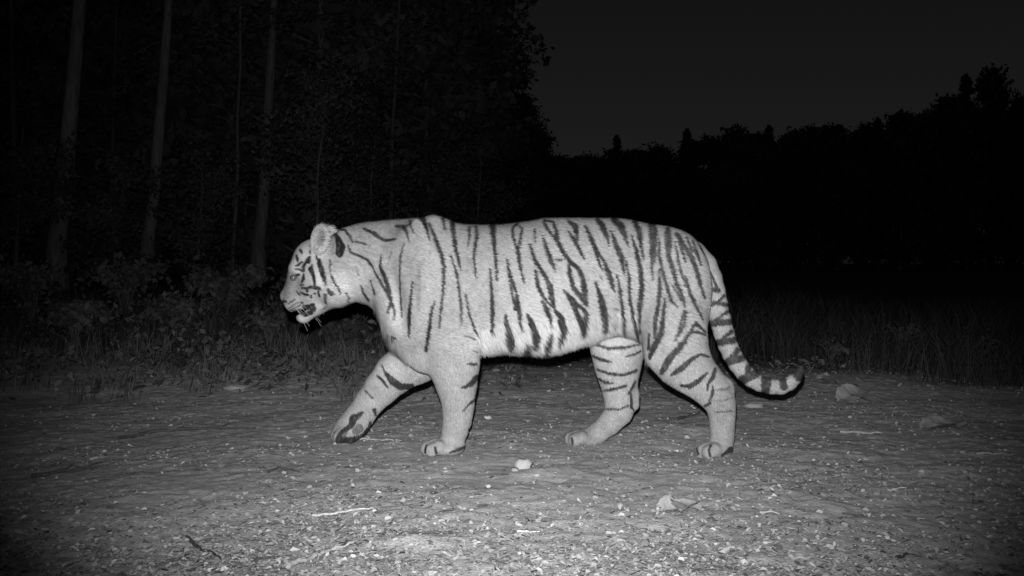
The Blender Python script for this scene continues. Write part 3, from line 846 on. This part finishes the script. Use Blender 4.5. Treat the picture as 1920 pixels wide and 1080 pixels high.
# the forest wall behind, and the far tree line
wall = [build_tree('forest_tree', 14, .2, .4, 3.0, 120, 110, .34, (RNG.uniform(-.5, .5), 0), .06, 'far') for i in range(3)]
lw = 'dark leafy tree in the forest wall behind the bare trunks'
k = 0
for D, x0, x1, n in ((25, -120, 640, 4), (31, -60, 800, 5), (38, -150, 850, 6), (47, -40, 880, 6)):
    for i in range(n):
        px = x0 + (x1 - x0) * (i + RNG.uniform(-.2, .2)) / (n - 1)
        if D == 47 and i == n - 1: px = 872
        place_tree('forest_tree', wall[k % 3], (px - 960) * D / FPX, D + RNG.uniform(-1.5, 1.5), RNG.uniform(0, 6.28), RNG.uniform(.85, 1.1), lw, 'forest wall', None)
        k += 1
for (px, D, s, lab) in ((925, 62, .98, 'tallest tree of the step where the forest wall drops to the far tree line'), (968, 72, .93, 'middle tree of the step down from the forest wall'), (1003, 80, .86, 'lowest tree of the step down, meeting the far tree line')):
    place_tree('forest_tree', wall[k % 3], (px - 960) * D / FPX, D, k, s, lab, 'end of the forest wall'); k += 1
spruce = build_tree('spruce', 12, .16, .3, 2.7, 170, 70, .22, (0, 0), .01, 'far', True)
broad = [build_tree('far_tree', 12, .18, .3, 2.9, 90, 90, .36, (RNG.uniform(-.4, .4), 0), .05, 'far') for i in range(2)]
FD = 86
top = [(1045, 297, 0), (1082, 292, 0), (1118, 298, 0), (1157, 254, 1), (1200, 284, 0), (1240, 274, 0), (1288, 240, 1), (1330, 255, 0), (1376, 242, 0), (1410, 262, 0), (1442, 234, 1), (1483, 252, 0), (1525, 240, 0), (1570, 244, 0), (1610, 252, 0),
       (1645, 222, 1), (1688, 216, 0), (1735, 208, 0), (1780, 186, 0), (1812, 140, 1), (1862, 132, 0), (1912, 176, 0), (1955, 170, 0)]
for i, (px, py, c) in enumerate(top):
    D = FD + RNG.uniform(-5, 5)
    hh = (HC + (YH - py) * D / FPX) / 12.0
    place_tree('spruce_tree' if c else 'far_tree', spruce if c else broad[i % 2], (px - 960) * D / FPX, D, i * 2.3, hh * .92 if c else .95, 
               'pointed spruce rising out of the far tree line' if c else 'rounded dark tree in the far tree line under the sky', 'spruces in the far tree line' if c else 'rounded trees in the far tree line', hh * (1.0 if c else .97))
for i in range(15):
    D = 98; px = 1030 + i * 66
    place_tree('far_tree', broad[i % 2], (px - 960) * D / FPX, D, i * 1.7, 1.25, 'low dark tree filling the back of the far tree line', 'back row of the far tree line', (HC + (YH - (305 - (px - 1030) * .11)) * D / FPX) / 12)

# ------------------------------------------------------------------ undergrowth and grass
def ground_px(px, py):
    Y = FPX * HC / (np.asarray(py, float) - YH)
    return (np.asarray(px, float) - 960) * Y / FPX, Y


def blades(X, Y, hgt, wid, tone, bend=.9, name='grass', m='grass'):
    n = len(X)
    Z = height(X, Y)
    az = RNG.uniform(0, 2 * np.pi, n)
    d = np.stack([np.cos(az), np.sin(az), np.zeros(n)], -1)
    s = np.stack([-np.sin(az), np.cos(az), np.zeros(n)], -1)
    sp = RNG.uniform(0, 2 * np.pi, n); s = np.stack([np.cos(sp), np.sin(sp), np.zeros(n)], -1)
    b = (bend * RNG.uniform(.1, 1, n) * hgt)[:, None]
    base = np.stack([X, Y, Z - .01], -1)
    up = np.array([0, 0, 1.0])
    h = hgt[:, None]; w_ = wid[:, None]
    V = np.stack([base - s * w_, base + s * w_, base + up * h * .55 + d * b * .3 + s * w_ * .8, base + up * h * .55 + d * b * .3 - s * w_ * .8, base + up * h * .95 + d * b], 1).reshape(-1, 3)
    i = np.arange(n)[:, None] * 5
    F = np.vstack([i + [0, 1, 2], i + [0, 2, 3], i + [3, 2, 4]])
    return V, F, np.repeat(tone, 5)


# tall grass right of the track and behind it
def grass_obj(n, pxr, Yr, hr, name, label, keep, tone=(.5, 1.5), wid=.003):
    px = RNG.uniform(*pxr, n)
    Y = 1 / RNG.uniform(1 / Yr[1], 1 / Yr[0], n)
    X = (px - 960) * Y / FPX
    k = keep(X, Y, px)
    X, Y = X[k], Y[k]
    ct = RNG.integers(0, max(1, len(X) // 28), len(X))
    X = X[ct] + RNG.normal(0, .05, len(X)) * Y / 7; Y = Y[ct] + RNG.normal(0, .06, len(Y))
    cl = .6 + .9 * (vnoise(X * 2.2, Y * 2.2, 41) + .5)
    V, F, c = blades(X, Y, RNG.uniform(*hr, len(X)) * cl, RNG.uniform(.6, 1.4, len(X)) * wid * (Y / 6), RNG.uniform(*tone, len(X)))
    o = obj(name, np_mesh(name, V, F, M['weed' if name == 'verge_grass' else 'grass'], c))
    return tag(o, label, 'grass', kind='stuff')


def right_edge(Y): return 2.15 + .35 * np.clip((6 - Y), 0, 3) 


grass_obj(16000, (1380, 2050), (4.9, 16), (.08, .34), 'tall_grass', 'tall thin grass growing beyond the track behind the tiger tail', lambda X, Y, p: X > 1.9 + .9 * vnoise(X * 1.1, Y * 1.1, 42) + .6 * np.clip(6.6 - Y, 0, 2) + 1.2 * RNG.random(len(X)) ** 2 * np.clip(8 - Y, 0, 2))
grass_obj(22000, (-150, 1500), (7.2, 22), (.10, .38), 'meadow_grass', 'short dark grass beyond the track under the trees', lambda X, Y, p: np.ones(len(X), bool), (.4, 1.3), .004)
grass_obj(5000, (-120, 760), (5.2, 8), (.05, .22), 'verge_grass', 'sparse grass on the verge in front of the tiger', lambda X, Y, p: (RNG.random(len(X)) < np.clip((Y - 5.3 - 1.6 * vnoise(X * 1.3, Y * .9, 43)) / 2.2, 0, 1)) & (vnoise(X * 3, Y * 3, 44) > -.2), (.5, 1.7))

# leafy ground cover on the left verge
n = 20000
px = RNG.uniform(-150, 1000, n); Y = 1 / RNG.uniform(1 / 11, 1 / 5.2, n); X = (px - 960) * Y / FPX
cl = vnoise(X * 1.8, Y * 1.8, 45) + .5 * vnoise(X * 4, Y * 4, 46)
k_ = (RNG.random(n) < np.clip((Y - 5.0 - 1.8 * vnoise(X * 1.2, Y * .8, 47)) / 2.6, 0, 1) ** 1.3) & (cl > -.12)
X, Y, cl = X[k_], Y[k_], cl[k_]
P = np.stack([X, Y, height(X, Y) + RNG.random(len(X)) ** 1.6 * (.10 + .45 * np.clip(cl + .1, 0, 1)) * np.clip((Y - 5) / 2.6, .08, 1.2)], -1)
V, F, c = leaf_cloud(P, .055, RNG.uniform(.5, 1.6, len(P)), .2)
tag(obj('ground_cover', np_mesh('ground_cover', V, F, M['weed'], c)), 'tangled leafy ground cover on the verge under the trees', 'plants', kind='stuff')


def build_shrub(name, h, spread, nst, leaf, nl, droop):
    s = MB(); P = []; T = []
    for k in range(nst):
        az = RNG.uniform(0, 6.28); f = RNG.uniform(.5, 1.0)
        e = np.array([math.cos(az) * spread * f, math.sin(az) * spread * f, h * RNG.uniform(.7, 1.0)])
        t = np.linspace(0, 1, 8)[:, None]
        mid = np.array([e[0] * .25, e[1] * .25, h * 1.0])
        c_ = 2 * t * (1 - t) * mid + t * t * (e - np.array([0, 0, h * droop]))
        c_[0, 2] = -.03
        s.tube(c_, np.linspace(.007, .002, 8), 5)
        tt = RNG.uniform(.25, 1, nl)
        q = np.stack([np.interp(tt, t[:, 0], c_[:, i]) for i in range(3)], -1)
        P.append(q + RNG.normal(0, .02 + .03 * h, (nl, 3))); T.append(np.full(nl, RNG.uniform(.7, 1.5)) * RNG.uniform(.7, 1.3, nl))
    P = np.vstack(P); ok = P[:, 2] > .01
    V, F, c = leaf_cloud(P[ok], leaf, np.concatenate(T)[ok], .3)
    return s.mesh(name + '_stems', M['dark_bark'], True), np_mesh(name + '_foliage', V, F, M['foliage'], c)


SH = [(330, 7.6, .55, .42, 12, .06, 60, .35, 'arching shrub with drooping leafy stems on the verge'), (140, 7.0, .5, .38, 12, .06, 60, .3, 'arching shrub at the shadowed start of the verge'), (505, 7.2, .38, .25, 10, .05, 40, .1, 'small upright shrub on the verge before the tiger nose'),
      (420, 8.8, .7, .4, 14, .07, 60, .1, 'tall bushy shrub behind the arching shrub'), (235, 9.5, .8, .5, 14, .07, 60, .15, 'broad shrub at the foot of a bare trunk'), (60, 8.2, .75, .4, 12, .07, 50, .1, 'upright leafy shrub under the crooked tree'),
      (570, 9.4, .6, .4, 12, .06, 50, .15, 'round shrub beyond the tiger chin'), (640, 7.4, .25, .22, 9, .045, 30, .1, 'knee-high weed clump under the tiger chin'), (480, 6.3, .16, .14, 8, .035, 25, .2, 'low weed clump at the track edge before the tiger'),
      (320, 6.1, .15, .15, 8, .035, 25, .2, 'low spreading weed at the track edge'), (1690, 7.4, .34, .2, 9, .04, 18, .1, 'thin weed standing in the tall grass'), (1560, 6.6, .2, .16, 8, .035, 18, .1, 'weed clump in the grass beyond the tail tip'), (1840, 6.8, .3, .22, 8, .04, 18, .1, 'leafy weed at the end of the tall grass')]
for (px, Y, h, sp, ns, lf, nl, dr, lab) in SH:
    a, b = build_shrub('shrub', h, sp, ns, lf, nl, dr)
    X = (px - 960) * Y / FPX
    e = empty('shrub', (X, Y, gh(X, Y)), 0)
    tag(e, lab, 'shrub', 'shrubs and weeds beside the track')
    obj('stems', a, e); obj('foliage', b, e)

# ------------------------------------------------------------------ litter on the track
def scatter(n, rows, cols=(-60, 1980)):
    py = RNG.uniform(*rows, n); px = RNG.uniform(*cols, n)
    return ground_px(px, py) + (px, py)


def flakes(X, Y, size, tone, ar, lift=.003, tilt=.35):
    """small bent flakes lying on the ground"""
    n = len(X)
    Z = height(X, Y) + lift * RNG.random(n) + .0025
    az = RNG.uniform(0, 2 * np.pi, n)
    nr = np.stack([RNG.normal(0, tilt, n), RNG.normal(0, tilt, n), np.ones(n)], -1); nr /= np.linalg.norm(nr, axis=1)[:, None]
    d = np.stack([np.cos(az), np.sin(az), np.zeros(n)], -1); d -= nr * (d * nr).sum(1)[:, None]; d /= np.linalg.norm(d, axis=1)[:, None]
    s = np.cross(nr, d)
    L = size[:, None]; Wd = L * ar[:, None]
    curl = (RNG.uniform(-.1, .5, n)[:, None]) * Wd
    b = np.stack([X, Y, Z], -1)
    j = lambda: RNG.uniform(.6, 1.3, n)[:, None]
    V = np.stack([b - d * L * .5, b - d * L * .1 + s * Wd * .5 * j() + nr * curl, b + d * L * .3 * j() + s * Wd * .35 * j() + nr * curl * .8, b + d * L * .5, b + d * L * .25 * j() - s * Wd * .45 * j() + nr * curl, b - d * L * .2 - s * Wd * .4 * j() + nr * curl * .7], 1)
    V[..., 2] = np.maximum(V[..., 2], height(V[..., 0], V[..., 1]) + .001)
    i = np.arange(n)[:, None] * 6
    F = np.vstack([i + [0, 3, 2], i + [0, 2, 1], i + [0, 5, 4], i + [0, 4, 3]])
    return V.reshape(-1, 3), F, np.repeat(tone, 6)


def litter_obj(name, label, cat, n, rows, size, ar, tones, dens, m='litter', lift=.004, tilt=.4, cols=(-60, 1980)):
    X, Y, px, py = scatter(n, rows, cols)
    k = RNG.random(n) < dens(X, Y, px, py)
    X, Y = X[k], Y[k]
    n = len(X)
    sz = size[0] + (size[1] - size[0]) * RNG.random(n) ** 2.2
    tn = RNG.choice(tones, n) * RNG.uniform(.75, 1.25, n)
    V, F, c = flakes(X, Y, sz, tn, RNG.uniform(*ar, n), lift, tilt)
    return tag(obj(name, np_mesh(name, V, F, M[m], c)), label, cat, kind='stuff')


patch = lambda X, Y: .35 + 1.1 * (vnoise(X * 1.7, Y * 2.4, 51) + .35 * vnoise(X * 6, Y * 7, 52))
fore = lambda py: np.clip((py - 640) / 330, .12, 1)
litter_obj('leaf_litter', 'fine brown bits of dry leaf scattered over the track', 'leaf litter', 85000, (640, 1110), (.005, .024), (.35, .8), [.3, .55, .75, .85, .9, 1.0, 1.1], lambda X, Y, a, b: (.25 + patch(X, Y)) * (.5 + .5 * np.exp(-((a - 760) / 620.) ** 2 - ((b - 980) / 110.) ** 2)))
litter_obj('straw_bits', 'thin straw and needle bits scattered over the track', 'straw', 9000, (660, 1110), (.015, .07), (.04, .10), [.2, .3, .45, .8, .9, 1.05], lambda X, Y, a, b: patch(X, Y) * .9, tilt=.15)
litter_obj('verge_litter', 'dead leaves heaped along the verge under the trees', 'leaf litter', 9000, (600, 760), (.02, .07), (.4, .8), [.2, .3, .4, .6], lambda X, Y, a, b: np.clip((750 - b) / 90, 0, 1) * np.where((a < 900) | (a > 1450), .8, .3), tilt=.6, lift=.03)

# gravel: small angular stones
def pebble(sub=1, seed=0):
    g = np.random.default_rng(seed)
    v, f = uv_ball(1.0, 8, 5)
    v = v * (1 + .22 * g.normal(0, 1, (len(v), 1)).clip(-1.4, 1.4)) * np.array([1, g.uniform(.65, .95), g.uniform(.45, .7)])
    return v, f


pv, pf = uv_ball(1.0, 5, 3)
n = 3500
X, Y, px, py = scatter(n, (690, 1110))
k_ = RNG.random(n) < patch(X, Y) * 1.1
X, Y = X[k_], Y[k_]; n = len(X)
sz = (.0025 + .008 * RNG.random(n) ** 3)[:, None, None]
V = pv[None] * sz * RNG.uniform(.7, 1.3, (n, len(pv), 1)) * np.array([1, 1, .65])
V[..., 0] += X[:, None]; V[..., 1] += Y[:, None]; V[..., 2] += (height(X, Y) + sz[:, 0, 0] * .2)[:, None]
tag(obj('gravel', np_mesh('gravel', V.reshape(-1, 3), (pf[None] + np.arange(n)[:, None, None] * len(pv)).reshape(-1, 3), M['stone'], np.repeat(RNG.choice([.4, .55, .7, .8, .95], n), len(pv)))), 'fine grit and tiny stones all over the track', 'gravel', kind='stuff')


def leaf_mesh(name, tone, seed):
    """a dry leaf, 1 m long: toothed outline, sunken midrib, side veins, rippled and curled blade, stalk"""
    g = np.random.default_rng(seed)
    n = 13
    cols = np.array([-1, -.66, -.33, 0, .33, .66, 1.0])
    t = np.linspace(0, 1, n)
    base = .36 * np.sin(np.pi * t ** .8) ** .8
    wl = base * (1 + .16 * (np.arange(n) % 2) + g.normal(0, .07, n)); wr = base * (1 + .16 * (np.arange(n) % 2) + g.normal(0, .07, n))
    wl[0] = wr[0] = .012; wl[-1] = wr[-1] = .006
    arch = g.uniform(.03, .14) * np.sin(np.pi * t) + g.uniform(-.05, .12) * t ** 2
    cl, cr = g.uniform(-.15, .6, 2)
    bend = .2 * g.normal() * t ** 2
    ph, fr = g.uniform(0, 6), g.uniform(9, 15)
    V, T = [], []
    for i in range(n):
        for s in cols:
            wv = (wl[i] if s < 0 else wr[i]) * abs(s)
            z = arch[i] + (cl if s < 0 else cr) * abs(s) ** 1.7 * (wl[i] if s < 0 else wr[i]) + .028 * abs(s) * math.sin(ph + fr * t[i] + 2 * s) + .018 * abs(s) ** .5
            V.append((t[i] - .5 - .06 * abs(s), math.copysign(wv, s) + bend[i], z))
            T.append(tone * (1.12 if abs(s) < .1 else (.84 if i % 2 else 1.0)) * g.uniform(.85, 1.12))
    V = np.array(V)
    V[:, 2] -= V[:, 2].min()
    F = []
    for i in range(n - 1):
        for j in range(6):
            a = i * 7 + j
            F += [(a, a + 7, a + 8), (a, a + 8, a + 1)]
    mb = MB(); mb.add(V, F); mb.c[-1] = np.array(T)
    st = np.array([(-.5 - .28 * q, bend[0] + .06 * q, V[3, 2] * (1 - q) + .005) for q in np.linspace(0, 1, 4)])
    mb.tube(st, .013, 4, tone * .7)
    return mb.mesh(name, M['leaf'], True)


LM = [leaf_mesh('fallen_leaf', t, i + 3) for i, t in enumerate((.6, .8, .9, 1.05, .5, .85, 1.15, .7))]
spots = []
tries = 0
while len(spots) < 130 and tries < 5000:
    tries += 1
    py = RNG.uniform(700, 1075); px = RNG.uniform(-30, 1950)
    if RNG.random() > .25 + .75 * math.exp(-((px - 800) / 560) ** 2) * (.4 + .6 * (py > 860)): continue
    X, Y = ground_px(px, py)
    if any(abs(X - a) < .13 and abs(Y - b) < .13 for a, b in PAWXY): continue
    if any((X - a) ** 2 + (Y - b) ** 2 < .004 for a, b in spots): continue
    spots.append((float(X), float(Y)))
for i, (X, Y) in enumerate(spots):
    s = RNG.uniform(.025, .055)
    o = obj('fallen_leaf', LM[i % len(LM)], None, (X, Y, gh(X, Y) + .001))
    o.scale = (s, s * RNG.uniform(.8, 1.2), s * RNG.uniform(.5, .8))
    o.rotation_euler = (RNG.uniform(-.15, .15), RNG.uniform(-.15, .15), RNG.uniform(0, 6.28))
    far_ = Y > 4.3
    tag(o, 'small curled dry leaf on the track beyond the tiger' if far_ else 'small curled dry leaf lying on the dirt in front of the tiger', 'leaf', 'fallen leaves beyond the tiger' if far_ else 'fallen leaves in front of the tiger')


def stone_obj(px, py, size, label, seed, tone=1.0, group=None, sq=(1, 1, 1)):
    X, Y = ground_px(px, py); X, Y = float(X), float(Y)
    v, f = pebble(seed=seed)
    me = np_mesh('stone', v * np.array(sq), f, M['stone'], np.full(len(v), tone), smooth=False)
    o = obj('stone', me, None, (X, Y, gh(X, Y) + size * .22))
    o.scale = (size, size, size)
    o.rotation_euler = (0, 0, seed * 1.3)
    return tag(o, label, 'stone', group)


stone_obj(982, 884, .036, 'fist-sized pale stone on the bare dirt below the belly', 5, 1.2, sq=(.85, .8, 1.7))
stone_obj(966, 890, .018, 'small grey stone leaning on the fist-sized pale stone', 9, 1.1)
stone_obj(1416, 766, .04, 'grey flat stone behind the hind paw under the tail', 12, .9, sq=(1.3, .9, .6))
stone_obj(914, 788, .022, 'pale stone on the dirt just behind the front paw', 15, 1.4)
stone_obj(440, 738, .055, 'flat grey stone at the track edge before the tiger', 17, 1.0, sq=(1.3, 1, .5))
PS = []
while len(PS) < 70:
    px, py = RNG.uniform(0, 1920), RNG.uniform(720, 1070)
    X, Y = ground_px(px, py)
    if any(abs(X - a) < .13 and abs(Y - b) < .12 for a, b in PAWXY): continue
    PS.append((px, py))
for i, (px, py) in enumerate(PS):
    stone_obj(px, py, RNG.uniform(.008, .016), 'pale pebble on the bare dirt in front of the tiger' if py > 840 else 'pale pebble on the dirt level with or beyond the tiger', 20 + i % 7, RNG.choice([.6, .8, .95, 1.1]), 'pebbles in front of the tiger' if py > 840 else 'pebbles beyond the tiger')

# twigs and straws, traced where they lie
TW = [([(222, 824), (280, 813), (340, 809), (385, 807), (440, 806), (480, 803)], .006, .35, 'long thin dark twig lying on the track before the tiger'),
      ([(585, 973), (640, 966), (700, 960)], .0035, 2.4, 'pale straight straw on the litter'), ([(540, 1068), (590, 1047), (622, 1036), (662, 1026)], .006, 1.8, 'pale bent stick half under the litter'),
      ([(970, 1001), (1012, 1001)], .0028, 2.6, 'short bright white splinter lying on the dirt'), ([(352, 1008), (366, 1022), (400, 1036), (415, 1050)], .004, .35, 'dark bent twig on the litter'),
      ([(470, 1058), (500, 1050), (525, 1046)], .003, .4, 'short dark twig beside the pale bent stick'), ([(1575, 810), (1655, 814)], .005, 1.5, 'pale straight stick on the track behind the tiger'),
      ([(1425, 967), (1462, 971)], .003, 1.6, 'short pale straw on the bare dirt'), ([(1580, 968), (1600, 969), (1626, 973)], .003, .4, 'short dark twig on the bare dirt'), ([(1664, 921), (1700, 919)], .004, 2.0, 'pale split stick on the shaded dirt'),
      ([(1268, 790), (1290, 783), (1312, 777)], .006, .35, 'dark twig between the hind paws'), ([(681, 825), (715, 829), (753, 834)], .003, 1.8, 'pale straw under the raised front paw'), ([(500, 890), (522, 881), (545, 885), (562, 890)], .004, .4, 'crooked dark twig on the litter'),
      ([(60, 896), (130, 884), (190, 878)], .006, .35, 'dark twig on the shaded end of the track'), ([(1830, 856), (1900, 858)], .005, 1.3, 'pale stick at the shaded edge of the track'), ([(1480, 1050), (1510, 1056), (1545, 1048)], .005, 1.3, 'pale stick curved on the dirt'),
      ([(1680, 1058), (1702, 1046), (1728, 1052)], .003, .35, 'thin forked dark twig on the shaded dirt'), ([(640, 1028), (655, 1022), (672, 1030)], .004, .4, 'dark curved twig on the litter')]
for pts, r, tn, lab in TW:
    q = []
    for a, b in pts:
        X, Y = ground_px(a, b); q.append((float(X), float(Y)))
    q = np.array(q)
    t = np.linspace(0, len(q) - 1, 4 * len(q))
    xs, ys = np.interp(t, range(len(q)), q[:, 0]), np.interp(t, range(len(q)), q[:, 1])
    zs = height(xs, ys); zs = np.maximum(zs, np.linspace(zs[0], zs[-1], len(zs)) - .004) + r * 1.0 + .004
    pp = np.stack([xs, ys, zs], -1); pp[1:-1] += RNG.normal(0, r * .35, (len(t) - 2, 3))
    o0 = pp[0].copy()
    mb = MB(); mb.tube(pp - o0, 1.35 * np.linspace(r, r * .45, len(t)) * RNG.uniform(.8, 1.2, len(t)), 6, tn)
    if r > .0045 and tn < 1:
        for s in (.35, .7):
            i = int(s * len(t)); mb.tube(np.array([pp[i], pp[i] + [.02, .012, .008], pp[i] + [.045, .02, .022]]) - o0, [r * .5, r * .35, r * .2], 5, tn)
    tag(obj('twig', mb.mesh('twig', M['twig'], True), None, tuple(o0)), lab, 'twig')

# large crumpled leaves
def big_leaf(px, py, size, label, seed, tone, tilt, rz, parts=3):
    X, Y = ground_px(px, py); X, Y = float(X), float(Y)
    o = empty('crumpled_leaf', (X, Y, gh(X, Y)), rz)
    g = np.random.default_rng(seed)
    for k in range(parts):
        c = obj('leaf_blade', leaf_mesh('leaf_blade', tone * g.uniform(.8, 1.15), seed + k), o, ((g.uniform(-.3, .3) * size) if k else 0, g.uniform(-.25, .25) * size if k else 0, .002 + .004 * k))
        c.scale = (size, size * 1.0, size * g.uniform(.6, .95)); c.rotation_euler = (tilt * g.uniform(.1, .5), -tilt * .3 * g.uniform(-1, 1), k * 2.1 + g.uniform(-.4, .4))
    return tag(o, label, 'leaf')


big_leaf(1268, 960, .115, 'large crumpled pale dead leaf on the dirt below the hind paw', 61, 1.05, .35, .3)
big_leaf(1604, 752, .20, 'pale clump of big withered leaves at the grass edge beyond the tail', 71, .9, .5, .2, 4)
big_leaf(1766, 804, .18, 'pale withered leaf cluster on the shaded track edge', 81, .8, .5, .4, 4)
big_leaf(425, 875, .07, 'broad pale leaf lying flat on the track before the tiger', 91, .9, .1, 1.0, 1)
